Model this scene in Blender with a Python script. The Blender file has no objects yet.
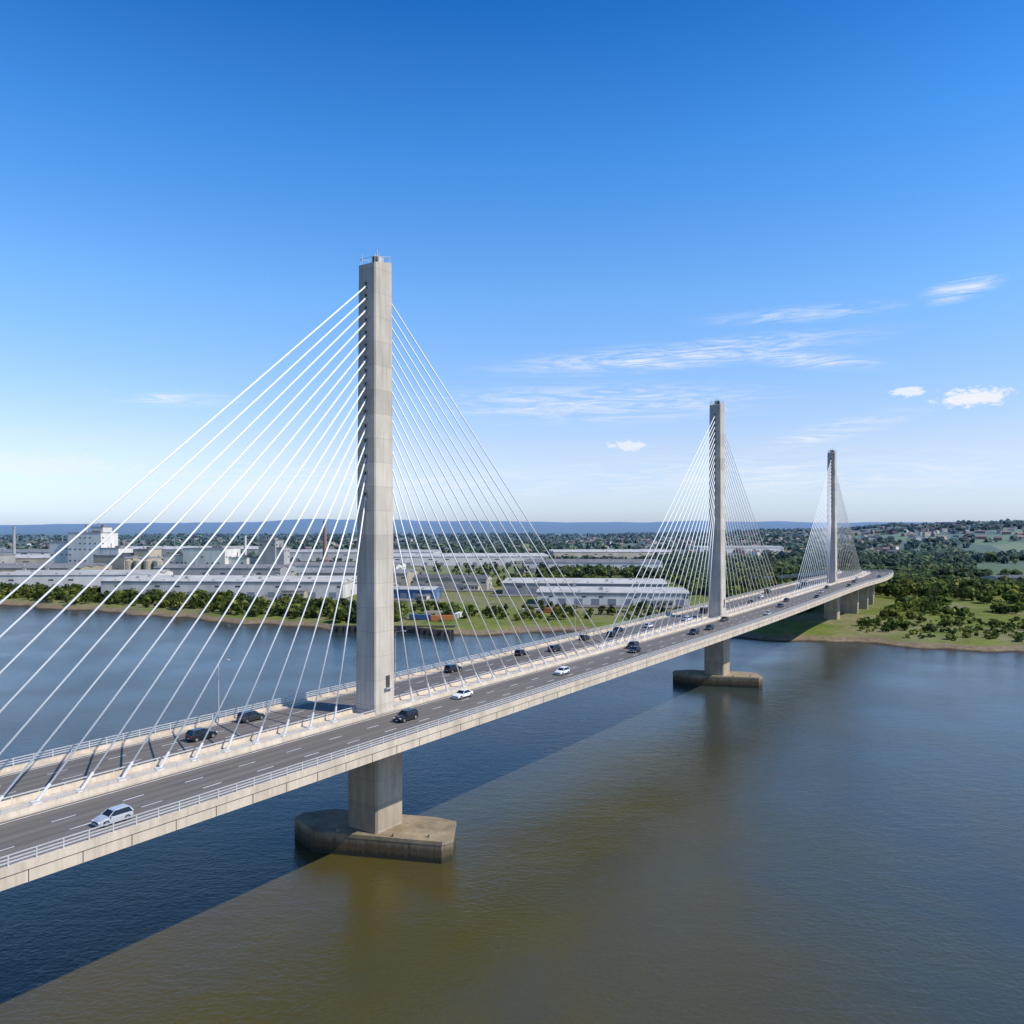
import bpy, math, random
import numpy as np
from mathutils import Vector, Matrix
random.seed(7); rng=np.random.default_rng(7)
scene=bpy.context.scene
R=math.radians

# ------------------------------------------------------------ materials
def newmat(name):
    m=bpy.data.materials.new(name); m.use_nodes=True
    nt=m.node_tree; b=nt.nodes['Principled BSDF']
    return m,nt,b
class N:
    def __init__(s,nt): s.nt=nt
    def add(s,t,**k):
        n=s.nt.nodes.new(t)
        for a,v in k.items(): setattr(n,a,v)
        return n
    def link(s,a,b): s.nt.links.new(a,b)
    def math(s,op,a,b=None,c=None,clamp=False):
        n=s.add('ShaderNodeMath',operation=op,use_clamp=clamp)
        for i,v in enumerate((a,b,c)):
            if v is None: continue
            if isinstance(v,(int,float)): n.inputs[i].default_value=v
            else: s.link(v,n.inputs[i])
        return n.outputs[0]
    def noise(s,vec,scale,detail=4,rough=.55,dist=0.):
        n=s.add('ShaderNodeTexNoise'); n.inputs['Scale'].default_value=scale
        n.inputs['Detail'].default_value=detail; n.inputs['Roughness'].default_value=rough
        n.inputs['Distortion'].default_value=dist
        if vec is not None: s.link(vec,n.inputs['Vector'])
        return n.outputs['Fac']
    def ramp(s,fac,stops,interp='LINEAR'):
        n=s.add('ShaderNodeValToRGB'); n.color_ramp.interpolation=interp
        e=n.color_ramp.elements
        while len(e)<len(stops): e.new(.5)
        for i,(p,c) in enumerate(stops):
            e[i].position=p; e[i].color=(c[0],c[1],c[2],1) if not isinstance(c,(int,float)) else (c,c,c,1)
        s.link(fac,n.inputs[0]); return n.outputs[0]
    def mix(s,f,a,b,mode='MIX'):
        n=s.add('ShaderNodeMix',data_type='RGBA',blend_type=mode)
        for idx,v in ((0,f),(6,a),(7,b)):
            if isinstance(v,(int,float)): n.inputs[idx].default_value=v
            elif isinstance(v,tuple): n.inputs[idx].default_value=(v[0],v[1],v[2],1)
            else: s.link(v,n.inputs[idx])
        return n.outputs[2]
    def mapr(s,v,a,b,c=0.,d=1.,smooth=False):
        n=s.add('ShaderNodeMapRange'); n.clamp=True
        if smooth: n.interpolation_type='SMOOTHSTEP'
        s.link(v,n.inputs[0])
        for i,x in enumerate((a,b,c,d)): n.inputs[i+1].default_value=x
        return n.outputs[0]
    def scale(s,vec,sx,sy,sz):
        n=s.add('ShaderNodeVectorMath',operation='MULTIPLY'); s.link(vec,n.inputs[0]); n.inputs[1].default_value=(sx,sy,sz); return n.outputs[0]
    def pos(s): return s.add('ShaderNodeNewGeometry').outputs['Position']
    def xyz(s,v):
        n=s.add('ShaderNodeSeparateXYZ'); s.link(v,n.inputs[0]); return n.outputs
    def bump(s,h,strength,dist,b):
        n=s.add('ShaderNodeBump'); n.inputs['Strength'].default_value=strength; n.inputs['Distance'].default_value=dist
        s.link(h,n.inputs['Height']); s.link(n.outputs[0],b.inputs['Normal']); return n

def concrete(name,col,bands=False,stain=False,var=.18,streak=.55):
    m,nt,b=newmat(name); n=N(nt); p=n.pos(); x,y,z=n.xyz(p)
    a=n.noise(n.scale(p,.35,.35,.12),1.0,5,.6)
    f=n.mapr(a,.3,.7,1-var,1+var*.5)
    c=n.mix(1.,col,f,'MULTIPLY')
    st=n.noise(n.scale(p,1.6,1.6,.07),1.0,4,.65)
    c=n.mix(n.mapr(st,.47,.75,0,streak),c,(col[0]*.50,col[1]*.46,col[2]*.42))
    fine=n.noise(p,6,3); c=n.mix(n.mapr(fine,.4,.75,0,.18),c,(col[0]*.6,col[1]*.6,col[2]*.6))
    if bands:
        q=n.math('DIVIDE',z,4.1); fl=n.math('FLOOR',q)
        w=n.add('ShaderNodeTexWhiteNoise',noise_dimensions='1D'); n.link(fl,w.inputs['W'])
        c=n.mix(1.,c,n.mapr(w.outputs['Value'],0,1,.86,1.06),'MULTIPLY')
        fr=n.math('FRACT',q); ln=n.mapr(n.math('ABSOLUTE',n.math('SUBTRACT',fr,.5)),.485,.495,0,.5)
        c=n.mix(ln,c,(col[0]*.45,col[1]*.43,col[2]*.4))
    if stain:
        zz=n.math('ADD',z,n.math('MULTIPLY',n.math('SUBTRACT',st,.5),2.5))
        c=n.mix(n.mapr(zz,3.0,1.9,0,.9),c,(.075,.05,.025))
        c=n.mix(n.mapr(zz,1.3,.7,0,.9),c,(.022,.022,.012))
    n.link(c,b.inputs['Base Color']); b.inputs['Roughness'].default_value=.88
    n.bump(fine,.15,.05,b)
    return m
M={}
M['pylon']=concrete('pylon_concrete',(.54,.475,.385),bands=True,var=.22)
M['conc']=concrete('deck_concrete',(.58,.485,.37),var=.22,streak=.5)
M['pier']=concrete('pier_concrete',(.43,.355,.26),bands=True,var=.3)
M['cap']=concrete('pilecap_concrete',(.30,.235,.15),stain=True,var=.4)
def simple(name,col,rough=.5,metal=0.,var=.12,sc=2.,coat=0.):
    m,nt,b=newmat(name); n=N(nt); a=n.noise(n.pos(),sc,4)
    c=n.mix(1.,tuple(col),n.mapr(a,.3,.7,1-var,1+var*.4),'MULTIPLY')
    n.link(c,b.inputs['Base Color']); b.inputs['Roughness'].default_value=rough; b.inputs['Metallic'].default_value=metal
    b.inputs['Coat Weight'].default_value=coat
    return m
M['cable']=simple('white_cable_sheath',(.84,.83,.81),.4,0,.04)
M['steel']=simple('galvanised_steel',(.50,.49,.47),.5,.2,.1)
M['anchor']=simple('anchor_steel',(.66,.65,.62),.5,.0,.1)
M['dark']=simple('dark_recess',(.05,.048,.045),.8)
M['paint']=simple('white_road_paint',(.74,.74,.72),.7,0,.3,.8)
m,nt,b=newmat('asphalt'); n=N(nt)
uv=n.add('ShaderNodeUVMap').outputs[0]; u,v,_=n.xyz(uv)
p=n.pos(); g=n.noise(p,9,3); big=n.noise(n.scale(uv,.02,.7,1),1.,4,.6)
tr=n.math('COSINE',n.math('MULTIPLY',n.math('SUBTRACT',n.math('ABSOLUTE',v),5.05),2*math.pi/1.85))
c=n.mix(n.mapr(big,.35,.65),(.115,.098,.083),(.165,.142,.118))
c=n.mix(n.math('MULTIPLY',n.mapr(tr,-.2,1),.4),c,(.070,.062,.054))
c=n.mix(n.mapr(g,.45,.8,0,.35),c,(.20,.175,.15))
pt=n.noise(n.scale(uv,.06,.25,1),1.,2); c=n.mix(n.mapr(pt,.63,.66,0,.25),c,(.06,.055,.05))
n.link(c,b.inputs['Base Color']); b.inputs['Roughness'].default_value=.85; M['asphalt']=m

def painted_haze(n,c,p,a=700,b_=9000,mx=.9,col=(.15,.24,.38)):  # aerial haze painted into the base colour, growing with distance from the origin
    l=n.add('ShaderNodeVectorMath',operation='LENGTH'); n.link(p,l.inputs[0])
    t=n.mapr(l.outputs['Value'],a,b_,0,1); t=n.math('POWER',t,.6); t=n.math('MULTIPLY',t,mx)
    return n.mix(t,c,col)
m,nt,b=newmat('ground_grass_mud'); n=N(nt); p=n.pos(); x,y,z=n.xyz(p)
a=n.noise(p,.012,6,.6); a2=n.noise(p,.06,5,.6); a3=n.noise(p,.5,4,.6)
grass=n.mix(n.mapr(a2,.35,.65),(.095,.135,.022),(.200,.205,.050))
grass=n.mix(n.mapr(a3,.4,.75,0,.5),grass,(.06,.085,.018))
tan=n.mix(n.mapr(a3,.35,.65),(.27,.22,.14),(.17,.155,.08))
near=n.mix(n.mapr(a,.49,.58,0,.7),grass,tan)
near=n.mix(n.mapr(a2,.55,.65,0,.5),near,(.055,.075,.02))
vo=n.add('ShaderNodeTexVoronoi'); vo.inputs['Scale'].default_value=.0045; n.link(n.scale(p,1,.6,1),vo.inputs['Vector'])
vc=n.xyz(vo.outputs['Color'])[0]
fld=n.ramp(vc,[(0,(.055,.085,.025)),(.3,(.12,.18,.035)),(.5,(.07,.11,.03)),(.65,(.20,.23,.06)),(.8,(.25,.22,.10)),(.9,(.06,.09,.03))],'CONSTANT')
ln=n.add('ShaderNodeVectorMath',operation='LENGTH'); n.link(p,ln.inputs[0])
c=n.mix(n.mapr(ln.outputs['Value'],800,1100),near,n.mix(.35,fld,near))
c=n.mix(n.mapr(ln.outputs['Value'],2500,5000,0,.85),c,(.05,.08,.03))
mud=n.mix(n.mapr(a3,.35,.65),(.15,.11,.07),(.25,.19,.12))
zz=n.math('ADD',z,n.math('MULTIPLY',n.math('SUBTRACT',a2,.5),1.8))
c=n.mix(n.mapr(zz,2.3,1.6),c,mud); c=n.mix(n.mapr(zz,.7,.2),c,(.06,.045,.03))
c=painted_haze(n,c,p)
n.link(c,b.inputs['Base Color']); b.inputs['Roughness'].default_value=1; b.inputs['Specular IOR Level'].default_value=.1
M['ground']=m
# water
m,nt,b=newmat('river_water'); n=N(nt); p=n.pos(); x,y,z=n.xyz(p)
w1=n.noise(n.scale(p,1,.55,1),.012,4,.5,1.2); w2=n.noise(p,.05,4,.6)
wf=n.math('ADD',n.math('MULTIPLY',w1,.8),n.math('MULTIPLY',w2,.2))
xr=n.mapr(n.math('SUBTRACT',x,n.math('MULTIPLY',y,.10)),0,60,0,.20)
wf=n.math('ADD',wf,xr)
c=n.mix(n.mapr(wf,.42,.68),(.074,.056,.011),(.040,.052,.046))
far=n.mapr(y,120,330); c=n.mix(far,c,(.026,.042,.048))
n.link(c,b.inputs['Base Color']); b.inputs['IOR'].default_value=1.333
b.inputs['Roughness'].default_value=.05
h1=n.noise(n.scale(p,1,1.5,1),.30,2,.5,.3); h2=n.noise(n.scale(p,1.,1.3,1),1.1,4,.70,.3); h3=n.noise(p,.03,3,.5)
h=n.math('ADD',n.math('MULTIPLY',h1,.55),n.math('MULTIPLY',h2,.62)); h=n.math('MULTIPLY',h,n.mapr(h3,.35,.65,.6,1.15))
n.bump(h,.38,.38,b)
M['water']=m
m,nt,b=newmat('foliage'); n=N(nt); at=n.add('ShaderNodeAttribute'); at.attribute_name='Col'
c=painted_haze(n,at.outputs['Color'],n.pos(),700,7000,.9,(.20,.30,.43)); n.link(c,b.inputs['Base Color']); b.inputs['Roughness'].default_value=.8
b.inputs['Specular IOR Level'].default_value=.15
tl=n.add('ShaderNodeBsdfTranslucent'); n.link(c,tl.inputs['Color']); ms=n.add('ShaderNodeMixShader'); ms.inputs[0].default_value=.35
n.link(b.outputs[0],ms.inputs[1]); n.link(tl.outputs[0],ms.inputs[2]); n.link(ms.outputs[0],nt.nodes['Material Output'].inputs['Surface'])
M['leaf']=m
M['trunk']=simple('bark',(.09,.065,.045),.9)
def cladding(name,col,rib=1.1,dirt=.3):
    m,nt,b=newmat(name); n=N(nt); tc=n.add('ShaderNodeTexCoord').outputs['Object']; x,y,z=n.xyz(tc)
    s=n.math('ADD',x,y); fr=n.math('FRACT',n.math('MULTIPLY',s,1/6.)); ln=n.mapr(n.math('ABSOLUTE',n.math('SUBTRACT',fr,.5)),.46,.49,0,.3)
    a=n.noise(n.scale(tc,.1,.1,.03),1.,5,.6)
    c=n.mix(1.,tuple(col),n.mapr(a,.3,.7,1-dirt,1.05),'MULTIPLY'); c=n.mix(ln,c,tuple(k*.6 for k in col))
    oi=n.add('ShaderNodeObjectInfo'); c=n.mix(1.,c,n.mapr(oi.outputs['Random'],0,1,.72,1.05),'MULTIPLY')
    c=painted_haze(n,c,n.pos(),900,9000,.7,(.22,.30,.38))
    n.link(c,b.inputs['Base Color']); b.inputs['Roughness'].default_value=.7; return m
M['clad_w']=cladding('white_cladding',(.74,.70,.62)); M['clad_g']=cladding('grey_cladding',(.38,.37,.35))
M['clad_c']=cladding('cream_cladding',(.54,.46,.34)); M['clad_b']=cladding('blue_cladding',(.08,.17,.36))
M['brick']=cladding('brick_wall',(.28,.15,.10)); M['roof_w']=cladding('pale_roof_sheet',(.50,.475,.43)); M['roof_g']=cladding('grey_roof_sheet',(.25,.24,.23))
M['roof_d']=cladding('dark_roof',(.13,.125,.12)); M['roof_r']=cladding('tile_roof',(.22,.12,.09))
M['orange']=cladding('orange_container_paint',(.50,.16,.04)); M['yard']=cladding('concrete_yard',(.24,.22,.19),dirt=.4)
M['glassb']=simple('building_window_glass',(.05,.06,.08),.15); M['door']=simple('roller_door',(.20,.22,.25),.6)
M['pilewall']=simple('dark_sheet_pile',(.05,.045,.04),.8,0,.4,.4)

# ------------------------------------------------------------ mesh helper
class MB:
    def __init__(s): s.v=[];s.f=[];s.m=[];s.uv={}
    def add(s,vs,fs,mi=0):
        o=len(s.v); s.v.extend(tuple(q) for q in vs)
        for f in fs: s.f.append(tuple(i+o for i in f)); s.m.append(mi)
    def box(s,c,size,rot=0.,mi=0,top=1.):
        dx,dy,dz=[k/2 for k in size]; cr,sr=math.cos(rot),math.sin(rot); vs=[]
        for zz,t in ((-dz,1),(dz,top)):
            for a,b_ in ((-1,-1),(1,-1),(1,1),(-1,1)):
                px,py=a*dx*t,b_*dy*t
                vs.append((c[0]+px*cr-py*sr,c[1]+px*sr+py*cr,c[2]+zz))
        s.add(vs,[(3,2,1,0),(4,5,6,7),(0,1,5,4),(1,2,6,5),(2,3,7,6),(3,0,4,7)],mi)
    def tube(s,a,b,r0,r1=None,k=6,mi=0):
        r1=r0 if r1 is None else r1
        a=Vector(a);b=Vector(b);d=(b-a).normalized(); t=d.orthogonal().normalized(); u=d.cross(t)
        vs=[]
        for p_,r in ((a,r0),(b,r1)):
            for i in range(k):
                an=2*math.pi*i/k; vs.append(p_+t*math.cos(an)*r+u*math.sin(an)*r)
        fs=[(i,(i+1)%k,k+(i+1)%k,k+i) for i in range(k)]+[tuple(range(k-1,-1,-1)),tuple(range(k,2*k))]
        s.add(vs,fs,mi)
    def obj(s,name,mats,parent=None,smooth=False,loc=None,rot=0.):
        me=bpy.data.meshes.new(name); me.from_pydata(s.v,[],s.f)
        for q in mats: me.materials.append(M[q] if isinstance(q,str) else q)
        me.polygons.foreach_set('material_index',s.m)
        if smooth: me.polygons.foreach_set('use_smooth',[True]*len(s.f))
        o=bpy.data.objects.new(name,me); scene.collection.objects.link(o)
        if parent: o.parent=parent
        if loc: o.location=loc
        o.rotation_euler=(0,0,rot)
        me.update(); return o
def empty(name,loc=(0,0,0),rot=0.):
    e=bpy.data.objects.new(name,None); scene.collection.objects.link(e); e.location=loc; e.rotation_euler=(0,0,rot); e.empty_display_size=1; return e

# ------------------------------------------------------------ bridge centreline
P1=np.array([-23.5,137.5]);P2=np.array([71.,277.]);P3=np.array([176.,440.])
d12=(P2-P1)/np.linalg.norm(P2-P1)
pts=[P1-d12*300,P1-d12*230,P1-d12*115,P1,P2,P3,np.array([217.,500.]),np.array([246.,560.]),np.array([249.,625.]),np.array([226.,690.]),np.array([186.,750.]),np.array([120.,800.])]
dense=[]
for i in range(1,len(pts)-2):
    p0,p1,p2,p3=pts[i-1:i+3]
    for t in np.linspace(0,1,60,endpoint=False):
        L=np.linalg.norm(p2-p1); m1=(p2-p0)/ (np.linalg.norm(p2-p1)+np.linalg.norm(p1-p0))*L; m2=(p3-p1)/(np.linalg.norm(p3-p2)+np.linalg.norm(p2-p1))*L
        h00=2*t**3-3*t**2+1;h10=t**3-2*t**2+t;h01=-2*t**3+3*t**2;h11=t**3-t**2
        dense.append(h00*p1+h10*m1+h01*p2+h11*m2)
dense.append(pts[-2]); dense=np.array(dense)
seg=np.linalg.norm(np.diff(dense,axis=0),axis=1); cum=np.concatenate([[0],np.cumsum(seg)])
i1=np.argmin(np.linalg.norm(dense-P1,axis=1)); cum-=cum[i1]
S2=cum[np.argmin(np.linalg.norm(dense-P2,axis=1))]; S3=cum[np.argmin(np.linalg.norm(dense-P3,axis=1))]
SMIN,SMAX=cum[0],cum[-1]
D=22.9
def dz(s): 
    t=min(max((s-S3-120)/220,0),1); return D-(D-5.5)*(t*t*(3-2*t))
def C(s): return np.array([np.interp(s,cum,dense[:,0]),np.interp(s,cum,dense[:,1])])
def frame(s):
    c=C(s); t=C(s+.6)-C(s-.6); t=t/np.linalg.norm(t); return c,t,np.array([t[1],-t[0]])
def PT(s,w,z):
    c,t,r=frame(s); q=c+r*w; return (q[0],q[1],dz(s)+z)
def ang(s):
    c,t,r=frame(s); return math.atan2(t[1],t[0])
bridge=empty('cable_stayed_bridge')
def sweep(name,profiles,mat,closed=True,step=4.,s0=SMIN+1,s1=SMAX-1,parent=bridge):
    ss=np.linspace(s0,s1,int((s1-s0)/step)+1); fr=[frame(s)+(dz(s),) for s in ss]
    V=[];F=[];UV=[]
    for prof in profiles:
        k=len(prof); o=len(V)
        for (c,t,r,zz),s in zip(fr,ss):
            for (w,z) in prof: q=c+r*w; V.append((q[0],q[1],zz+z)); UV.append((s,w))
        kk=k if closed else k-1
        for i in range(len(ss)-1):
            for j in range(kk):
                a=o+i*k+j;b_=o+i*k+(j+1)%k; F.append((a,b_,b_+k,a+k))
        if closed: F.append(tuple(o+j for j in range(k))); F.append(tuple(o+(len(ss)-1)*k+j for j in range(k-1,-1,-1)))
    me=bpy.data.meshes.new(name); me.from_pydata(V,[],F); me.materials.append(M[mat])
    ul=me.uv_layers.new(name='UVMap'); UVa=np.array(UV); li=np.zeros(len(me.loops),int); me.loops.foreach_get('vertex_index',li)
    ul.data.foreach_set('uv',UVa[li].ravel())
    o_=bpy.data.objects.new(name,me); scene.collection.objects.link(o_); o_.parent=parent; return o_
sweep('deck_girder',[[(16.6,-.05),(16.6,-1.5),(15.9,-1.7),(11,-2.2),(6,-4.2),(-6,-4.2),(-11,-2.2),(-15.9,-1.7),(-16.6,-1.5),(-16.6,-.05)]],'conc')
sweep('edge_upstand',[[(16.1,-.04),(16.75,-.25),(16.75,.5),(16.1,.5)],[(-16.1,-.04),(-16.1,.5),(-16.75,.5),(-16.75,-.25)]],'conc')
sweep('verge',[[(14.95,-.04),(16.09,-.04),(16.09,.12),(14.95,.12)],[(-14.95,-.04),(-14.95,.12),(-16.09,.12),(-16.09,-.04)]],'conc')
sweep('median_strip',[[(-2.45,-.04),(2.45,-.04),(2.45,.2),(-2.45,.2)]],'conc')
sweep('median_barrier',[[(2.0,.2),(2.44,.201),(2.3,.75),(2.12,.75)],[(-2.0,.2),(-2.12,.75),(-2.3,.75),(-2.44,.201)]],'conc')
sweep('road',[[(2.46,0),(14.94,0)],[(-14.94,0),(-2.46,0)]],'asphalt',closed=False)
lines=[[(a-.08,.012),(a+.08,.012)] for a in (3.1,14.4,-3.1,-14.4)]
sweep('edge_line',lines,'paint',closed=False)
mb=MB()
for w in (6.9,10.65,-6.9,-10.65):
    s=SMIN+5
    while s<SMAX-10:
        mb.add([PT(s,w-.08,.012),PT(s,w+.08,.012),PT(s+2.6,w+.08,.012),PT(s+2.6,w-.08,.012)],[(0,1,2,3)]); s+=8
mb.obj('lane_marking',['paint'],bridge)
mb=MB()
s=SMIN+20
while s<SMAX-20:
    for sg in (-1,1): 
        q=PT(s,sg*14.75,.012); mb.box(q,(.7,.25,.012),ang(s))
    s+=12
for s in (-84,84,S2+97):
    for sg in (-1,1): mb.add([PT(s-.18,sg*2.5,.02),PT(s+.18,sg*2.5,.02),PT(s+.18,sg*14.9,.02),PT(s-.18,sg*14.9,.02)],[(0,1,2,3)])
s=SMIN+3
while s<SMAX-5:
    for sg in (-1,1): mb.box(PT(s,sg*16.61,-.86),(.07,.04,1.2),ang(s))
    s+=5.1
mb.obj('joints_and_gullies',['dark'],bridge)
def rail(name,ws,zs,posts,z0,ztop,r=.045):
    prof=[]
    for w in ws:
        for z in zs: prof.append([(w-r,z-r),(w+r,z-r),(w+r,z+r),(w-r,z+r)])
    sweep(name+'_rail',prof,'steel')
    mb=MB(); s=SMIN+2
    while s<SMAX-2:
        for w in ws:
            q=PT(s,w,(z0+ztop)/2); mb.box(q,(.14,.10,ztop-z0),ang(s))
        s+=posts
    mb.obj(name+'_posts',['steel'],bridge)
rail('parapet',(16.4,-16.4),(.85,1.15,1.5),2.5,.5,1.55,.055)
rail('median',(2.2,-2.2),(1.05,),3.0,.75,1.12,.07)

# ------------------------------------------------------------ pylons, cables, piers
def section(a,b,ch):
    a/=2;b/=2
    return [(-b+ch,-a),(b-ch,-a),(b,-a+ch),(b,a-ch),(b-ch,a),(-b+ch,a),(-b,a-ch),(-b,-a+ch)] # (along s, across w)
def loft(mb,s,levels,ch=.25,mi=0,slant=0.):
    c,t,r=frame(s); k=8; vs=[]
    for li,(z,a,b) in enumerate(levels):
        for (l,w) in section(a,b,ch):
            q=c+t*l+r*w; zz=z+(slant*l if li==len(levels)-1 else 0); vs.append((q[0],q[1],zz))
    fs=[]
    for i in range(len(levels)-1):
        for j in range(k): fs.append((i*k+j,i*k+(j+1)%k,(i+1)*k+(j+1)%k,(i+1)*k+j))
    fs.append(tuple(range(k-1,-1,-1))); fs.append(tuple((len(levels)-1)*k+j for j in range(k)))
    mb.add(vs,fs,mi)
def W3(s,l,w,z):
    c,t,r=frame(s); q=c+t*l+r*w; return (q[0],q[1],z)
def pylon(s,top,base_z,cap,idx,smax=86,sref=None):
    mb=MB()
    n=12; L=[(D+.21+(top-D-.21)*i/n, 4.7-.75*i/n, 4.9-.6*i/n) for i in range(n+1)]
    loft(mb,s,L,.22,0,slant=.22)
    loft(mb,s,[(D+.22,5.1,5.4),(D+.75,5.0,5.3)],.3)
    A=ang(s)
    for (l,w,h) in ((-1.7,-1.5,1.5),(-.5,1.3,1.7),(.9,-.9,2.2),(1.7,1.5,1.6),(.2,.2,2.6),(-1.2,.6,1.2)): mb.tube(W3(s,l,w,top-.6),W3(s,l,w,top+h),.075,mi=1)
    for w in (-1.7,1.7): mb.tube(W3(s,-1.9,w,top+.6),W3(s,1.9,w,top+1.4),.05,mi=1)
    for l in (-1.9,0,1.9):
        for w in (-1.7,1.7): mb.tube(W3(s,l,w,top-.5),W3(s,l,w,top+1.0+.21*l),.05,mi=1)
    mb.tube(W3(s,-1.9,-1.7,top+.6),W3(s,-1.9,1.7,top+.6),.05,mi=1)
    mb.box(W3(s,.5,.2,top+.75),(1.4,1.2,1.1),A,1); mb.box(W3(s,-.9,.8,top+.4),(.7,.7,1.0),A,2); mb.box(W3(s,1.4,-1.,top+.9),(.5,.5,1.0),A,2)
    mb.box(W3(s,.6,2.36,D+5.4),(.9,.12,2.0),A,2)
    mb.box(W3(s,.6,2.6,D+4.3),(1.6,.7,.12),A,1)
    cab=MB(); anc=MB()
    n=16; zlo=D+37; zhi=top-4.2
    for i in range(n):
        f=i/(n-1); dist=9.5+(smax-9.5)*f; z=zlo+(zhi-zlo)*(f**.85)
        fz=(z-D)/(top-D); hb=(4.9-.6*fz)/2
        for sg in (-1,1):
            a=Vector(W3(s,sg*(hb-.05),0,z)); b=Vector(PT(s+sg*dist,0,.25)); u=(b-a).normalized()
            cab.tube(a,b,.125,k=6)
            anc.tube(b-u*2.4,b+u*.1,.18,k=8); anc.tube(a+u*.0,a+u*.9,.18,k=8)
            anc.box(PT(s+sg*dist,0,.34),(1.0,.7,.3),ang(s+sg*dist),0)
            mb.box(W3(s,sg*(hb+.0),0,z+.2),(.10,.5,.8),A,2)
            for w in (-.33,.33): mb.box(W3(s,sg*(hb+.03),w,z+.2),(.18,.12,1.1),A,0)
    mb.obj('pylon_%d'%idx,['pylon','steel','dark'],bridge)
    cab.obj('stay_cables_%d'%idx,['cable'],bridge,smooth=True); anc.obj('cable_anchors_%d'%idx,['anchor'],bridge)
    pb=MB(); zt=D-4.1
    loft(pb,s,[(base_z,7.0,6.6),(zt-3.5,7.0,6.6),(zt+.3,8.2,7.0)],.35)
    pb.obj('pier_%d'%idx,['pier'],bridge)
    if cap:
        cb=MB(); c0=C(s); ca,sa=math.cos(R(-14)),math.sin(R(-14)) # long axis follows the river flow
        pl=[(-15.0,-.6),(-8.5,-5.4),(13.6,-4.6),(14.9,-3.0),(13.0,4.6),(9,5.6),(-10,5.2),(-14.6,2.0)]
        vs=[];lv=[(-4,1.),(2.9,1.),(3.0,1.01),(3.6,1.005)]
        for z,k in lv:
            for (a_,b_) in pl: vs.append((c0[0]+k*(a_*ca-b_*sa),c0[1]+k*(a_*sa+b_*ca),z))
        fs=[(i*8+j,i*8+(j+1)%8,(i+1)*8+(j+1)%8,(i+1)*8+j) for i in range(3) for j in range(8)]+[tuple(range(24,32)),tuple(range(7,-1,-1))]
        cb.add(vs,fs); 
        for a_,b_ in ((-10,-3.4),(11,-3.2),(-4.8,-4.6),(5.2,-4.4)): 
            X0=c0[0]+a_*ca-b_*sa; Y0=c0[1]+a_*sa+b_*ca; cb.tube((X0,Y0,3.59),(X0,Y0,4.15),.28,.2,8)
        cb.obj('pier_base_%d'%idx,['cap'],bridge)
pylon(0,99.8,2,True,1); pylon(S2,96.8,2,True,2); pylon(S3,95.,0,False,3)
vb=MB()
for s in (S3+38,S3+68,S3+98,S3+128,S3+158,S3+190):
    zt=dz(s)-4.0; loft(vb,s,[(0,11,2.6),(zt,12,2.8)],.3)
for s in (-115,):
    loft(vb,s,[(-4,12,4),(D-4.0,12,4)],.3)
vb.obj('viaduct_piers',['pier'],bridge)
def lamp(s,w):
    mb=MB(); base=W3(s,0,w,dz(s)+.12); sg=-1 if w>0 else 1
    mb.tube(base,(base[0],base[1],base[2]+.9),.16,.13,8); top=(base[0],base[1],base[2]+10)
    mb.tube((base[0],base[1],base[2]+.9),top,.10,.06,8)
    arm=W3(s,0,w+sg*1.8,dz(s)+10.5); mb.tube(top,arm,.05,.045,6)
    mb.box(W3(s,0,w+sg*2.2,dz(s)+10.5),(.35,1.0,.14),ang(s))
    v0=Vector(base); mb.v=[tuple(Vector(q)-v0) for q in mb.v]
    mb.obj('street_lamp',['steel'],None,loc=tuple(base))
for s in (-20,22,96,150,205,262,318): lamp(s,-15.5)

# ------------------------------------------------------------ terrain
sx=[-4000,-1500,-700,-352,-177,-85,-31,45,90,134,157,220,400,1000,4000]
sy=[1700,1000,720,550,454,419,398,405,388,374,369,344,300,180,-200]
def shore(X): return np.interp(X,sx,sy)+3.5*np.sin(X*.09)+2*np.sin(X*.23+1)+5*np.sin(X*.021)
def ridge(X,seed,f):
    r=np.zeros_like(X)
    for i,(k,a) in enumerate(((1,1),(2.3,.5),(4.7,.28),(9.1,.15))): r=r+a*np.sin(X*f*k+seed*1.7*(i+1))
    return r
def G(X,Y):
    X=np.asarray(X,float);Y=np.asarray(Y,float)
    d=Y-shore(X); t=np.clip((d+14)/34,0,1); z=-2.6+5.7*(t*t*(3-2*t))
    z=z+np.where(d>30,.35*np.sin(X*.03)*np.cos(Y*.023),0)
    r=np.hypot(X,Y); az=np.degrees(np.arctan2(X,Y))
    def sm(v,a,b): q=np.clip((v-a)/(b-a),0,1); return q*q*(3-2*q)
    h=sm(az,6,30)*sm(r,1500,2900)*(48+7*ridge(az,2,.35))*(1-sm(r,3600,5200)*.4)
    h2=sm(r,5500,9000)*(92+24*ridge(az,5,.10)+6*ridge(az,9,.5))
    return z+np.where(d>0,h,0)+np.where(d>0,h2*.9,0)
rad=np.concatenate([[1,60,120,180,230],np.arange(260,760,5),np.arange(760,2000,25),np.geomspace(2000,45000,60)])
azs=np.radians(np.concatenate([np.arange(-180,-50,3),np.arange(-50,50,.4),np.arange(50,180,3)]))
RR,AA=np.meshgrid(rad,azs,indexing='ij'); X=RR*np.sin(AA);Y=RR*np.cos(AA); Z=G(X,Y)
nr,na=RR.shape; V=np.stack([X,Y,Z],-1).reshape(-1,3)
idx=np.arange(nr*na).reshape(nr,na); jn=(np.arange(na)+1)%na
F=np.stack([idx[:-1,:],idx[1:,:],idx[1:,jn],idx[:-1,jn]],-1).reshape(-1,4)[:, ::-1]
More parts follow.
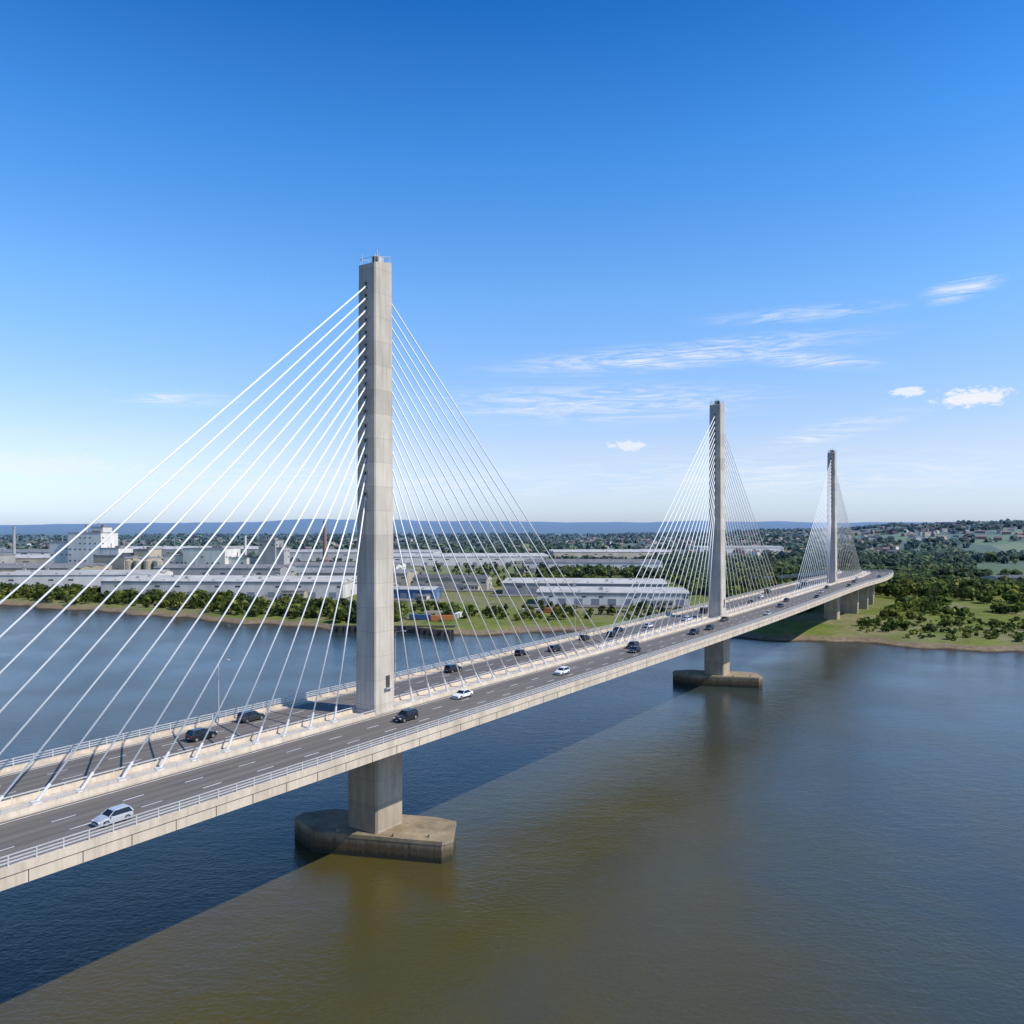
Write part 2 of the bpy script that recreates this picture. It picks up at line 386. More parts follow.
def npmesh(name,V,F,mats,col=None,smooth=False,mi=None):
    me=bpy.data.meshes.new(name); k=F.shape[1]
    me.vertices.add(len(V)); me.vertices.foreach_set('co',V.astype(np.float32).ravel())
    me.loops.add(F.size); me.loops.foreach_set('vertex_index',F.astype(np.int32).ravel())
    me.polygons.add(len(F)); me.polygons.foreach_set('loop_start',np.arange(0,F.size,k,dtype=np.int32)); me.polygons.foreach_set('loop_total',np.full(len(F),k,np.int32))
    for q in mats: me.materials.append(M[q])
    if mi is not None: me.polygons.foreach_set('material_index',mi.astype(np.int32))
    if smooth: me.polygons.foreach_set('use_smooth',np.ones(len(F),bool))
    me.update(calc_edges=True)
    if col is not None:
        ca=me.color_attributes.new('Col','FLOAT_COLOR','POINT'); ca.data.foreach_set('color',np.concatenate([col,np.ones((len(V),1))],1).astype(np.float32).ravel())
    o=bpy.data.objects.new(name,me); scene.collection.objects.link(o); return o
npmesh('ground',V,F,['ground'],smooth=True)
ws=[-45000,-8000,-2000,-600,600,2000,8000,45000]
WV=np.array([(a,b,0.) for a in ws for b in ws]);k=len(ws)
WF=np.array([(i*k+j,(i+1)*k+j,(i+1)*k+j+1,i*k+j+1) for i in range(k-1) for j in range(k-1)])
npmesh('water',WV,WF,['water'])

# ------------------------------------------------------------ foliage
def canopy(name,xy,h,nleaf,nlump=6,wide=.42,leaf=.2,cols=((.045,.075,.018),(.085,.125,.03),(.06,.09,.025))):
    n_=len(xy); 
    if n_==0: return
    h=h*np.ones(n_); zg=G(xy[:,0],xy[:,1]); r=h*wide*rng.uniform(.75,1.25,n_)
    lump=rng.normal(0,1,(n_,nlump,3)); lump/=np.linalg.norm(lump,axis=2,keepdims=True); lump*=rng.uniform(.25,.75,(n_,nlump,1))
    lc=rng.integers(0,nlump,(n_,nleaf)); dirs=rng.normal(0,1,(n_,nleaf,3)); dirs/=np.linalg.norm(dirs,axis=2,keepdims=True)
    c=np.take_along_axis(lump,lc[:,:,None].repeat(3,2),1)
    P=c+dirs*rng.uniform(.3,.5,(n_,nleaf,1)); zc=(h*.52)[:,None]; 
    wp=np.empty_like(P); wp[...,0]=xy[:,0,None]+P[...,0]*r[:,None]; wp[...,1]=xy[:,1,None]+P[...,1]*r[:,None]
    wp[...,2]=zg[:,None]+zc+P[...,2]*(h*.50)[:,None]; wp[...,2]=np.maximum(wp[...,2],zg[:,None]+.2)
    nrm=dirs+rng.normal(0,.45,dirs.shape)+np.array([0,0,.35]); nrm/=np.linalg.norm(nrm,axis=2,keepdims=True)
    up=rng.normal(0,1,nrm.shape); t=np.cross(nrm,up); t/=np.linalg.norm(t,axis=2,keepdims=True); b=np.cross(nrm,t)
    sz=(r[:,None,None]*leaf*rng.uniform(.6,1.4,(n_,nleaf,1)))
    q=np.stack([wp-t*sz-b*sz*.7,wp+t*sz-b*sz*.8,wp+t*sz*.8+b*sz,wp-t*sz*.9+b*sz*.75],2).reshape(-1,3)
    cc=np.array(cols)[rng.integers(0,len(cols),n_)]*rng.uniform(.75,1.25,(n_,1))
    lumpv=rng.uniform(.65,1.3,(n_,nlump)); lv=np.take_along_axis(lumpv,lc,1)*rng.uniform(.8,1.2,(n_,nleaf))
    col=(cc[:,None,:]*lv[:,:,None])[:,:,None,:].repeat(4,2).reshape(-1,3)
    F=np.arange(len(q)).reshape(-1,4)
    tv=[];
    for dx_,dy_ in ((-1,-1),(1,-1),(1,1),(-1,1)): tv.append(np.stack([xy[:,0]+dx_*h*.018,xy[:,1]+dy_*h*.018,zg-.2],1))
    for dx_,dy_ in ((-1,-1),(1,-1),(1,1),(-1,1)): tv.append(np.stack([xy[:,0]+dx_*h*.008,xy[:,1]+dy_*h*.008,zg+h*.7],1))
    T=np.stack(tv,1).reshape(-1,3); base=len(q)+np.arange(n_)[:,None]*8
    TF=np.concatenate([base+np.array(f)[None] for f in ((0,1,5,4),(1,2,6,5),(2,3,7,6),(3,0,4,7))])
    V=np.concatenate([q,T]);F=np.concatenate([F,TF]); col=np.concatenate([col,np.full((len(T),3),.05)])
    mi=np.concatenate([np.zeros(len(q)//4),np.ones(len(TF))])
    return npmesh(name,V,F,['leaf','trunk'],col=col,mi=mi)
U=rng.uniform
blocks=[]
def clear(xy,extra=6):
    k=np.ones(len(xy),bool)
    for (cx,cy,hl,hw,a) in blocks:
        dx=xy[:,0]-cx;dy=xy[:,1]-cy; u=dx*math.cos(a)+dy*math.sin(a);v=-dx*math.sin(a)+dy*math.cos(a)
        k&=~((abs(u)<hl+extra)&(abs(v)<hw+extra))
    s_=np.linspace(S2,SMAX,120); cc=np.array([C(s) for s in s_])
    dd=np.min(np.hypot(xy[:,0,None]-cc[None,:,0],xy[:,1,None]-cc[None,:,1]),1); k&=dd>20
    return xy[k]

# ------------------------------------------------------------ buildings
def gz(x,y): return float(G(np.array([x]),np.array([y]))[0])
def warehouse(name,x,y,L,W,h,rot,wall='clad_w',roof='roof_w',bays=2,doors=5,rise=None,stripe=None):
    z=gz(x,y)-.3; e=empty(name,(x,y,z),rot); blocks.append((x,y,L/2,W/2,rot))
    bw=W/bays; rise=bw*.09 if rise is None else rise
    wb=MB(); rb=MB()
    wb.box((0,0,h/2),(L,W,h))
    for i in range(bays):
        y0=-W/2+i*bw
        for xx in (-L/2+.01,L/2-.01): wb.add([(xx,y0,h),(xx,y0+bw,h),(xx,y0+bw/2,h+rise)],[(0,1,2)])
        o=.5
        for a,b_ in (((y0-(o if i==0 else 0)),y0+bw/2),(y0+bw+(o if i==bays-1 else 0),y0+bw/2)):
            z0=h+.05 ; vs=[(-L/2-o,a,z0),(L/2+o,a,z0),(L/2+o,b_,h+rise+.05),(-L/2-o,b_,h+rise+.05)]
            vs+=[(q[0],q[1],q[2]+.3) for q in vs]; rb.add(vs,[(0,3,2,1),(4,5,6,7),(0,1,5,4),(1,2,6,5),(2,3,7,6),(3,0,4,7)])
        for j in range(int(L/18)):
            rb.box((-L/2+9+j*18,y0+bw*.25,h+rise*.5+.38),(1.6,bw*.28,.14),0,1)
            if random.random()<.3: rb.box((-L/2+5+j*18,y0+bw*.5,h+rise+.9),(2.2,2.2,1.4),0,1)
    wb.obj('walls',[wall],e); rb.obj('roof',[roof,'clad_g'],e)
    yb=MB(); yb.box((0,-W/2-7,.55),(L+16,13.8,.6)); yb.obj('yard',['yard'],e)
    ab=MB(); aw=min(16,L*.2); ab.box((L*.31,-W/2-3.6,h*.25),(aw,6.8,h*.5)); ab.box((L*.31,-W/2-3.6,h*.5+.2),(aw+.6,7.4,.4),0,1)
    for j in range(4): ab.box((L*.31-aw*.375+j*aw*.25,-W/2-7.03,h*.3),(aw*.16,.12,1.3),0,2)
    ab.obj('office_annexe',['clad_c','roof_g','glassb'],e)
    db=MB(); 
    for i in range(doors):
        xx=-L/2+L*(i+.5)/doors; db.box((xx,-W/2-.05,min(2.4,h*.35)),(min(5,L/doors*.5),.2,min(4.8,h*.7)),0,0)
        if i%3!=1: db.box((xx+L/doors*.33,-W/2-.04,h*.72),(L/doors*.25,.15,1.1),0,1)
    for sg in (-1,1): db.box((sg*(L/2+.05),0,min(2.4,h*.35)),(.2,5,min(4.8,h*.7)),0,0); db.box((sg*(L/2+.04),W*.28,h*.72),(.15,W*.2,1.1),0,1)
    db.obj('doors_and_windows',['door','glassb'],e)
    if stripe:
        sb=MB(); sb.box((0,0,h-1.2),(L+.24,W+.24,1.6)); sb.obj('fascia_band',[stripe],e)
    return e
def tower_block(name,x,y,parts,rot,wall='clad_w',roof='roof_g'):
    z=gz(x,y)-.3; e=empty(name,(x,y,z),rot); wb=MB();rb=MB();gb=MB()
    for (cx,cy,lx,ly,h) in parts:
        wb.box((cx,cy,h/2),(lx,ly,h)); rb.box((cx,cy,h+.3),(lx+.6,ly+.6,.6)); rb.box((cx+lx*.2,cy,h+1.6),(lx*.25,ly*.4,2))
        rb.tube((cx-lx*.3,cy,h),(cx-lx*.3,cy,h+5),.5,.5,8)
        nf=max(1,int(h/6)); blocks.append((x+cx*math.cos(rot)-cy*math.sin(rot),y+cx*math.sin(rot)+cy*math.cos(rot),lx/2,ly/2,rot))
        for f in range(nf):
            for i in range(max(1,int(lx/6))):
                if random.random()<.45: gb.box((cx-lx/2+3+i*6,cy-ly/2-.03,3+f*6),(2.2,.15,1.2))
            for i in range(max(1,int(ly/6))):
                if random.random()<.45: gb.box((cx-lx/2-.03,cy-ly/2+3+i*6,3+f*6),(.15,2.2,1.2)); gb.box((cx+lx/2+.03,cy-ly/2+3+i*6,3+f*6),(.15,2.2,1.2))
    wb.obj('walls',[wall],e);rb.obj('roof',[roof],e);gb.obj('windows',['glassb'],e)
def silos(name,x,y,n_,r,h,rot,mat='clad_w'):
    z=gz(x,y)-.3; e=empty(name,(x,y,z),rot); b=MB(); 
    for i in range(n_):
        cx=(i-(n_-1)/2)*r*2.15; b.tube((cx,0,0),(cx,0,h),r,r,16); b.tube((cx,0,h),(cx,0,h+r*.45),r*1.02,r*.15,16)
    b.obj('silo_shells',[mat],e); c=MB(); c.box((0,0,h+r*.5+1),(n_*r*2.1,1.6,1.6)); 
    for k_ in (-1,1): c.tube((k_*n_*r*.9,-r,0),(k_*n_*r*.9,-r,h),.4)
    c.obj('conveyor',['steel'],e); blocks.append((x,y,n_*r*1.1,r,rot))
def chimney(x,y,h,r,mat='brick'):
    z=gz(x,y)-.3; e=empty('chimney_stack',(x,y,z)); b=MB(); b.tube((0,0,0),(0,0,h),r,r*.65,20); b.tube((0,0,h-1.5),(0,0,h+.2),r*.78,r*.78,20); b.box((0,0,2),(r*3,r*3,4)); b.obj('shaft',[mat],e)
    c=MB(); c.tube((0,0,h+.2),(0,0,h+.5),r*.5,r*.5,16); c.obj('flue',['dark'],e)
warehouse('warehouse',-205,592,175,50,12,R(-3),bays=3,doors=12,stripe='clad_g')
warehouse('warehouse',-345,650,120,45,13,R(4),'clad_w','roof_w',2,8)
warehouse('warehouse',-455,730,150,60,14,R(2),'clad_c','roof_g',3,8)
warehouse('warehouse',-250,700,110,40,15,R(-3),'clad_g','roof_g',2,7)
warehouse('warehouse',-130,690,90,40,12,R(-6),'clad_c','roof_g',2,6)
tower_block('factory_tower',-445,850,[(0,0,40,26,44),(-32,2,26,24,34),(30,-2,22,22,28),(8,3,14,14,50)],R(-12),'clad_w')
tower_block('factory_block',-385,790,[(0,0,44,26,22),(26,4,16,20,28)],R(-12),'clad_c')
tower_block('factory_block',-300,800,[(0,0,46,28,29),(-35,0,24,22,22),(33,2,20,20,20)],R(-12),'clad_w')
tower_block('factory_block',-530,800,[(0,0,50,30,22),(-40,0,24,22,16)],R(-12),'clad_g')
tower_block('factory_block',-238,790,[(0,0,18,16,37),(13,0,8,12,30)],R(-12),'clad_g')
silos('storage_silos',-350,760,4,4.5,18,R(-4),'clad_c')
chimney(-262,1120,58,3.2,'brick'); chimney(-500,940,52,2.2,'clad_g'); chimney(-300,900,40,1.8,'clad_w'); chimney(-610,980,50,2.2,'clad_g')
warehouse('warehouse',-170,800,120,46,12,R(-4),'clad_w','roof_g',2,6)
warehouse('warehouse',-560,960,170,70,14,R(5),'clad_c','roof_w',3,6)
warehouse('workshop',-70,570,36,18,7,R(-12),'clad_b','roof_w',1,4)
warehouse('workshop',-48,650,60,26,9,R(-8),'clad_c','roof_d',1,4)
warehouse('distribution_warehouse',66,530,96,40,8.5,R(-6),'clad_w','roof_w',3,9,stripe='clad_g')
warehouse('distribution_warehouse',55,610,120,45,9,R(-6),'clad_g','roof_w',3,8)
warehouse('warehouse',-60,1060,210,80,12,R(3),'clad_w','roof_w',4,10)
warehouse('warehouse',90,900,150,60,11,R(-4),'clad_w','roof_g',3,8)
warehouse('warehouse',-230,1180,240,80,13,R(-2),'clad_w','roof_w',4,8)
warehouse('warehouse',150,1240,180,70,11,R(4),'clad_c','roof_w',3,8)
warehouse('warehouse',-520,1300,260,90,14,R(3),'clad_g','roof_w',3,8)
warehouse('warehouse',-700,1150,220,80,14,R(3),'clad_w','roof_g',3,8)
warehouse('farm_shed',430,690,40,22,7,R(8),'clad_g','roof_d',1,3)
warehouse('warehouse',420,1500,160,60,10,R(8),'clad_w','roof_w',2,6)
for i,(x_,y_,a_,mt) in enumerate([(-72,436,5,'orange'),(-64,440,8,'clad_b'),(-50,437,-10,'clad_b'),(-38,432,14,'orange'),(-30,446,80,'clad_w'),(-80,452,0,'clad_b'),(-44,455,4,'clad_c'),(12,470,-6,'clad_w'),(22,474,-6,'orange')]):
    cb=MB(); cb.box((0,0,1.5),(12,2.5,2.7)); 
    for j in range(16): 
        for sg in (-1,1): cb.box((-5.6+j*.75,sg*1.28,1.5),(.3,.08,2.4))
    for sg in (-1,1): cb.box((6.03,sg*.6,1.5),(.06,.08,2.5),0,1)
    cb.obj('shipping_container',[mt,'steel'],None,loc=(x_,y_,gz(x_,y_)),rot=R(a_)); blocks.append((x_,y_,6,1.5,R(a_)))
def town(name,xy,s=1.):
    b=MB()
    for x,y in xy:
        z=gz(x,y)-.3; L=U(9,20)*s;W=U(8,10);h=U(5,6.5); r=U(0,3.14); w=random.choice((0,0,1,5)); rf=random.choice((2,3,3))
        b.box((x,y,z+h/2),(L,W,h),r,w); cr,sr=math.cos(r),math.sin(r)
        vs=[(-L/2-.3,-W/2-.3,h),(L/2+.3,-W/2-.3,h),(L/2+.3,W/2+.3,h),(-L/2-.3,W/2+.3,h),(-L/2-.3,0,h+3),(L/2+.3,0,h+3)]
        b.add([(x+a*cr-c_*sr,y+a*sr+c_*cr,z+d_+.02) for a,c_,d_ in vs],[(0,1,5,4),(2,3,4,5),(0,4,3),(1,2,5),(0,3,2,1)],rf)
        cx,cy=x+L*.3*cr,y+L*.3*sr; b.box((cx,cy,z+h+3),(.9,.9,2),r,0)
        for k in (-.3,.3): 
            for zz in (1.5,4): b.box((x+L*k*cr+(W/2+.03)*sr,y+L*k*sr-(W/2+.03)*cr,z+zz),(1.4,.1,1.2),r,4)
    b.obj(name,['brick','clad_c','roof_d','roof_r','glassb','clad_w'])
def polar(n_,a0,a1,r0,r1):
    a=np.radians(U(a0,a1,n_)); r=U(r0,r1,n_); return np.stack([r*np.sin(a),r*np.cos(a)],1)
town('distant_town',np.concatenate([polar(260,9,26,1400,2700),polar(90,26,33,2000,3000),polar(260,-34,8,1500,2900)]),1.2)

# trees ------------------------------------------------------
G1=((.060,.088,.016),(.115,.150,.026),(.080,.108,.022),(.165,.180,.038),(.050,.074,.020))
a=U(-520,-60,1100); xy=np.stack([a,shore(a)+U(16,75,1100)],1); xy=clear(xy,3)
canopy('riverside_shrubs',xy,U(2.5,8,len(xy)),70,6,.55,.2,G1)
a=U(-60,130,420); xy=np.stack([a,shore(a)+U(18,110,420)],1); keep=(np.sin(xy[:,0]*.09)+np.sin(xy[:,1]*.07+1))>-.3; xy=clear(xy[keep],3)
canopy('riverside_shrubs',xy,U(1.5,6,len(xy)),70,6,.6,.2,G1)
a=U(140,560,5200); xy=np.stack([a,shore(a)+U(40,560,5200)],1)
dsh=xy[:,1]-shore(xy[:,0]); 
mask=(np.sin(xy[:,0]*.035+1)+np.sin(xy[:,1]*.042)+.6*np.sin(xy[:,0]*.11+xy[:,1]*.08)+.7*np.sin(xy[:,0]*.27-xy[:,1]*.19))+np.clip((dsh-80)/90,0,1)*.6
meadow=((abs(xy[:,0]-445)<55)&(abs(xy[:,1]-735)<50))|((abs(xy[:,0]-330)<45)&(abs(xy[:,1]-620)<22))|((abs(xy[:,0]-560)<90)&(abs(xy[:,1]-840)<30))|((abs(xy[:,0]-300)<30)&(abs(xy[:,1]-500)<16))
xy=clear(xy[(mask>.35)&~meadow],4); dsh=xy[:,1]-shore(xy[:,0])
LG=tuple(tuple(k*1.2 for k in c_) for c_ in G1)
canopy('riverside_woodland',xy,U(1.8,5.5,len(xy))+np.clip((dsh-60)/140,0,1)*3.5,60,6,.62,.23,LG)
a=U(140,520,1100); xy=clear(np.stack([a,shore(a)+U(16,110,1100)],1),4)
canopy('riverside_shrubs',xy,U(.7,2.6,len(xy)),30,5,.9,.26,LG)
xy=polar(2400,2,30,600,1300); mask=(np.sin(xy[:,0]*.022+2)+np.sin(xy[:,1]*.025)); xy=clear(xy[mask>-.6],5)
canopy('woodland',xy,U(6,12,len(xy)),40,6,.5,.27,G1)
xy=polar(900,-36,2,640,1300); mask=(np.sin(xy[:,0]*.03+2)+np.sin(xy[:,1]*.03)); xy=clear(xy[mask>.2],5)
canopy('woodland',xy,U(6,11,len(xy)),40,6,.45,.26,G1)
xy=polar(12000,-36,36,1250,4200); mask=(np.sin(xy[:,0]*.009+2)+np.sin(xy[:,1]*.012)+.7*np.sin(xy[:,0]*.031-xy[:,1]*.02)+.5*np.sin(xy[:,0]*.002*5+xy[:,1]*.05)); xy=clear(xy[mask>-.2],8)
canopy('distant_woodland',xy,U(7,13,len(xy)),12,4,.7,.5,G1)
q=MB(); 
for i in range(40):
    x0=-92+i*1.6; y0=float(shore(np.array([x0]))[0])+1; q.box((x0,y0+(i%2)*.5,.9),(1.55,.7,4.6))
q.box((-61,float(shore(np.array([-61]))[0])+2.4,3.3),(64,1.2,.5)); q.obj('quay_wall',['pilewall'])

# ------------------------------------------------------------ vehicles
paints={}
def paint(nm,col,metal=.3):
    if nm not in paints: 
        m,nt,b=newmat('car_paint_'+nm); n=N(nt); a=n.noise(n.add('ShaderNodeTexCoord').outputs['Object'],1.5,3)
        n.link(n.mix(1.,tuple(col),n.mapr(a,.3,.7,.9,1.05),'MULTIPLY'),b.inputs['Base Color']); b.inputs['Roughness'].default_value=.32; b.inputs['Metallic'].default_value=metal; b.inputs['Coat Weight'].default_value=.6; b.inputs['Coat Roughness'].default_value=.08
        paints[nm]=m
    return paints[nm]
M['cglass']=simple('car_glass',(.012,.014,.017),.06); M['tyre']=simple('tyre_rubber',(.018,.018,.018),.85); M['hub']=simple('alloy_wheel',(.45,.45,.46),.35,.7)
M['red']=simple('tail_lamp',(.4,.015,.012),.3); M['headl']=simple('head_lamp',(.75,.77,.8),.15); M['trim']=simple('black_trim',(.02,.02,.02),.6)
def car_meshes(kind):
    P=dict(hatch=dict(L=3.9,W=1.74,belt=.93,hood=.90,roof=1.47,gb=(-1.86,.9),gt=(-1.5,.2)),
           saloon=dict(L=4.5,W=1.82,belt=.92,hood=.86,roof=1.43,gb=(-1.6,1.0),gt=(-.95,.25)),
           suv=dict(L=4.4,W=1.86,belt=1.08,hood=1.04,roof=1.66,gb=(-2.05,1.0),gt=(-1.75,.4)),
           van=dict(L=5.2,W=2.0,belt=1.2,hood=1.15,roof=2.2,gb=(.55,1.9),gt=(.55,1.2)))[kind]
    h=P['L']/2; w=P['W']/2; bl=P['belt']; hd=P['hood']; b=MB()
    gb0,gb1=P['gb']; 
    st=[(-h,.42,bl-.22,w*.84),(-h+.10,.30,bl-.03,w*.93),(-h+.5,.24,bl,w),(-.9,.22,bl+.01,w),(.3,.22,bl,w),(gb1-.05,.22,hd+.02,w),(gb1+.45,.22,hd-.05,w*.985),(h-.25,.25,hd-.17,w*.93),(h-.06,.32,hd-.30,w*.84),(h,.42,hd-.42,w*.78)]
    ring=lambda x,zl,zt,hw:[(x,-hw*.93,zl),(x,-hw,zl+.12),(x,-hw*1.0,zt-.25),(x,-hw*.97,zt-.07),(x,-hw*.86,zt),(x,-hw*.4,zt+.025),(x,hw*.4,zt+.025),(x,hw*.86,zt),(x,hw*.97,zt-.07),(x,hw*1.0,zt-.25),(x,hw,zl+.12),(x,hw*.93,zl)]
    vs=[];k=12
    for s in st: vs+=ring(*s)
    fs=[(i*k+j,(i+1)*k+j,(i+1)*k+(j+1)%k,i*k+(j+1)%k) for i in range(len(st)-1) for j in range(k)]
    fs+=[tuple(range(k)),tuple((len(st)-1)*k+j for j in range(k-1,-1,-1))]
    b.add(vs,fs,0)
    g0,g1=P['gt']; rf=P['roof']; wt=w*.72; wb_=w*.93
    vs=[(gb0,-wb_,bl-.03),(gb1,-wb_,bl-.05),(gb1,wb_,bl-.05),(gb0,wb_,bl-.03),(g0,-wt,rf-.05),(g1,-wt,rf-.07),(g1,wt,rf-.07),(g0,wt,rf-.05)]
    b.add(vs,[(0,1,5,4),(1,2,6,5),(2,3,7,6),(3,0,4,7),(4,5,6,7)],1)
    b.add([(g0-.08,-wt-.03,rf-.06),(g1+.06,-wt-.03,rf-.08),(g1+.06,wt+.03,rf-.08),(g0-.08,wt+.03,rf-.06),(g0+.1,-wt+.1,rf),(g1-.2,-wt+.1,rf-.005),(g1-.2,wt-.1,rf-.005),(g0+.1,wt-.1,rf)],[(0,1,5,4),(1,2,6,5),(2,3,7,6),(3,0,4,7),(4,5,6,7),(3,2,1,0)],0)
    for sg in (-1,1):
        b.tube((gb1,sg*wb_,bl-.03),(g1,sg*(wt+.01),rf-.06),.05,.04,4,0); b.tube((gb0,sg*wb_,bl-.03),(g0,sg*(wt+.01),rf-.05),.09 if kind!='van' else .05,.06,4,0)
        xm=(gb0+gb1)/2-.1; b.tube((xm,sg*(wb_+.005),bl),(xm*.5+(g0+g1)/4,sg*(wt+.01),rf-.06),.035,.035,4,5)
        b.box((gb1-.25,sg*(w+.10),bl+.03),(.16,.2,.13),0,0)
        for wx in (-h+.78,h-.82):
            b.tube((wx,sg*(w-.30),.33),(wx,sg*(w+.006),.36),.385,.385,20,5); b.tube((wx,sg*(w-.22),.33),(wx,sg*(w+.02),.33),.325,.325,20,2); b.tube((wx,sg*(w+.015),.33),(wx,sg*(w+.03),.33),.21,.20,14,3)
        b.box((h-.12,sg*w*.66,hd-.31),(.26,.34,.13),0,6); b.box((-h+.04,sg*w*.72,bl-.22),(.14,.30,.18),0,4)
        b.box((0,sg*(w-.01),.30),(h*1.1,.06,.09),0,5)
    b.box((h-.02,0,.52),(.10,w*.95,.16),0,5); b.box((-h+.01,0,.55),(.06,.5,.11),0,6); b.box((h+.035,0,.40),(.02,.5,.10),0,6)
    if kind=='van':
        x0,x1=-h+.03,.60; vs=[]
        for x in (x0,x1):
            vs+=[(x,-w*.99,bl-.1),(x,-w*.99,rf-.45),(x,-w*.86,rf-.02),(x,w*.86,rf-.02),(x,w*.99,rf-.45),(x,w*.99,bl-.1)]
        b.add(vs,[(i,i+6,(i+1)%6+6,(i+1)%6) for i in range(6)]+[(0,1,2,3,4,5),(11,10,9,8,7,6)],0)
    return b
cache={}
def car(kind,nm,col,s,w,metal=.3,name='car'):
    key=(kind,nm)
    loc=PT(s,w,.015); rot=ang(s)+(math.pi if w>0 else 0)
    if key not in cache:
        o=car_meshes(kind).obj(name,[paint(nm,col,metal),'cglass','tyre','hub','red','trim','headl'],None,loc=loc,rot=rot); cache[key]=o.data
    else:
        o=bpy.data.objects.new(name,cache[key]); scene.collection.objects.link(o); o.location=loc; o.rotation_euler=(0,0,rot)
    bm_=o.modifiers.new('bevel','BEVEL'); bm_.width=.03; bm_.segments=2; bm_.limit_method='ANGLE'; bm_.angle_limit=R(25)
SV=('silver',(.56,.57,.58),.35);WH=('white',(.78,.78,.78),0);BK=('black',(.012,.013,.016),.2);GR=('graphite',(.05,.055,.065),.5);BL=('navy',(.015,.03,.08),.3);RD=('red',(.35,.02,.02),.2)
def c_(k,p_,s,w,name='car'): car(k,p_[0],p_[1],s,w,p_[2],name)
c_('hatch',SV,-53.3,12.4); c_('suv',BK,-1.6,8.4); c_('saloon',WH,17.5,5.4); c_('hatch',WH,48,8.8)
c_('suv',BK,-27.5,-9.2); c_('suv',GR,-16,-12.5); c_('suv',BK,37,-12.3); c_('hatch',BK,64,-12.4); c_('suv',GR,74,-8.8)
c_('suv',BK,90,5.2); c_('saloon',BK,84,8.7); c_('hatch',GR,96,-12.4); c_('suv',BK,106,-8.8); c_('saloon',BL,117,-12.4); c_('suv',BK,124,8.7);c_('hatch',WH,131,-8.8)
for i,s in enumerate(range(138,430,13)):
    k=('hatch','suv','saloon','van')[i%4 if i%7 else 0]; p_=(BK,WH,GR,BK,SV,BK,BL,GR)[i%8]; w=(8.8,-12.4,12.4,-8.8,5.1,-5.1)[(i*5)%6]
    c_(k,p_,s+random.uniform(-4,4),w,'van' if k=='van' else 'car')

# ------------------------------------------------------------ light, sky
EL=46.; AZ=111. # azimuth clockwise from +Y
S=Vector((math.cos(R(EL))*math.sin(R(AZ)),math.cos(R(EL))*math.cos(R(AZ)),math.sin(R(EL))))
sl=bpy.data.lights.new('sun','SUN'); sl.energy=5.0; sl.angle=R(.53); sl.color=(1,.94,.84)
so=bpy.data.objects.new('sun',sl); scene.collection.objects.link(so); so.rotation_euler=S.to_track_quat('Z','Y').to_euler()
w=bpy.data.worlds.new('World'); scene.world=w; w.use_nodes=True; nt=w.node_tree; n=N(nt); bg=nt.nodes['Background']
sky=n.add('ShaderNodeTexSky',sky_type='NISHITA'); sky.sun_disc=False; sky.sun_elevation=R(EL); sky.sun_rotation=R(AZ); sky.altitude=100; sky.air_density=1.0; sky.dust_density=.5; sky.ozone_density=2.5
tc=n.add('ShaderNodeTexCoord').outputs['Generated']; x,y,z=n.xyz(tc)
el=n.math('MULTIPLY',n.math('ARCSINE',z),180/math.pi); az=n.math('MULTIPLY',n.math('ARCTAN2',x,y),180/math.pi)
cmb=n.add('ShaderNodeCombineXYZ'); n.link(az,cmb.inputs[0]); n.link(el,cmb.inputs[1]); ae=cmb.outputs[0]
tint=n.ramp(n.math('DIVIDE',el,60.,clamp=True),[(0,(.74,.90,1.38)),(.088,(1.02,.96,1.12)),(.26,(.72,1.10,1.42)),(.417,(.34,.95,1.50)),(.56,(.10,.64,1.26)),(1,(.2,.62,1.15))])
col=n.mix(1.,sky.outputs[0],tint,'MULTIPLY')
n_ci=n.noise(n.scale(ae,.20,1.9,1),1.,8,.66,1.6); n_cu=n.noise(n.scale(ae,1.,1.8,1),1.4,6,.62,.3)
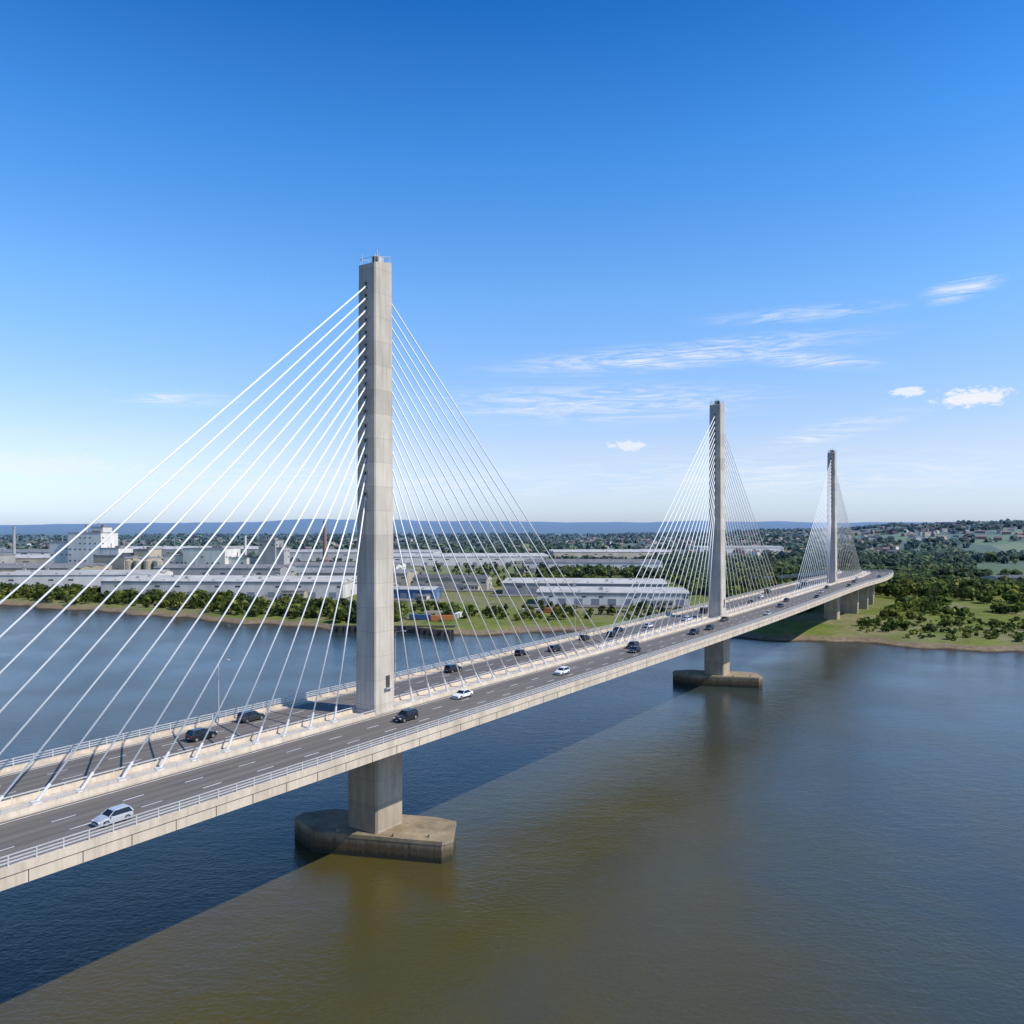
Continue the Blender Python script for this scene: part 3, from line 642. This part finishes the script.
def blob(caz,cel,ra,re,dens,kind='ci',tilt=0.,curve=0.):
    dx=n.math('SUBTRACT',az,caz); dy=n.math('SUBTRACT',n.math('SUBTRACT',el,cel),n.math('MULTIPLY',dx,tilt))
    r=n.math('SQRT',n.math('ADD',n.math('POWER',n.math('ABSOLUTE',n.math('DIVIDE',dx,ra)),2.),n.math('POWER',n.math('ABSOLUTE',n.math('DIVIDE',dy,re)),2.)))
    mk=n.mapr(r,1.,.0,0,1,True)
    if kind=='ci':
        v=n.mapr(n_ci,.36,.74,0,1,True); return n.math('MULTIPLY',n.math('MULTIPLY',v,mk),dens*1.5)
    v=n.math('ADD',mk,n.math('MULTIPLY',n.math('SUBTRACT',n_cu,.5),2.2))
    return n.math('MULTIPLY',n.mapr(v,.26,.74,0,dens,True),n.mapr(mk,0,.15))
clouds=[blob(11.5,11.7,17,1.3,.72,'ci',.05),blob(20,11.0,7,.8,.7,'ci',-.14),blob(6,8.6,17,2.0,.6),
 blob(30.0,7.9,3.6,.95,.92,'cu'),blob(26.4,8.5,1.7,.6,.8,'cu'),blob(8.3,5.6,2.6,.6,.72,'cu'),blob(29.2,14.4,3.,.9,.9,'ci',.12),
 blob(20,13.9,9,.8,.4),blob(-23,8.3,6,.8,.5),blob(-30,3.7,8,1.2,.45,'cu'),blob(-18,2.6,7,.8,.3,'cu'),blob(22,6.2,7,1.,.6,'ci',.2),blob(18,3.4,24,2.4,.45),blob(-12,3,26,2.4,.5)]
tot=clouds[0]
for q_ in clouds[1:]: tot=n.math('MAXIMUM',tot,q_)
tot=n.math('MINIMUM',tot,.95)
col=n.mix(tot,col,(6.0,6.15,6.4))
n.link(col,bg.inputs['Color']); bg.inputs['Strength'].default_value=.15

# ------------------------------------------------------------ camera
cam=bpy.data.cameras.new('camera'); co=bpy.data.objects.new('camera',cam); scene.collection.objects.link(co)
co.location=(0,0,55); co.rotation_euler=(R(90),0,0); cam.sensor_width=36; cam.lens=36*800/1024; cam.shift_y=13/1024; cam.clip_start=.5; cam.clip_end=80000
scene.camera=co
scene.view_settings.view_transform='Standard'; scene.view_settings.look='None'; scene.view_settings.exposure=0
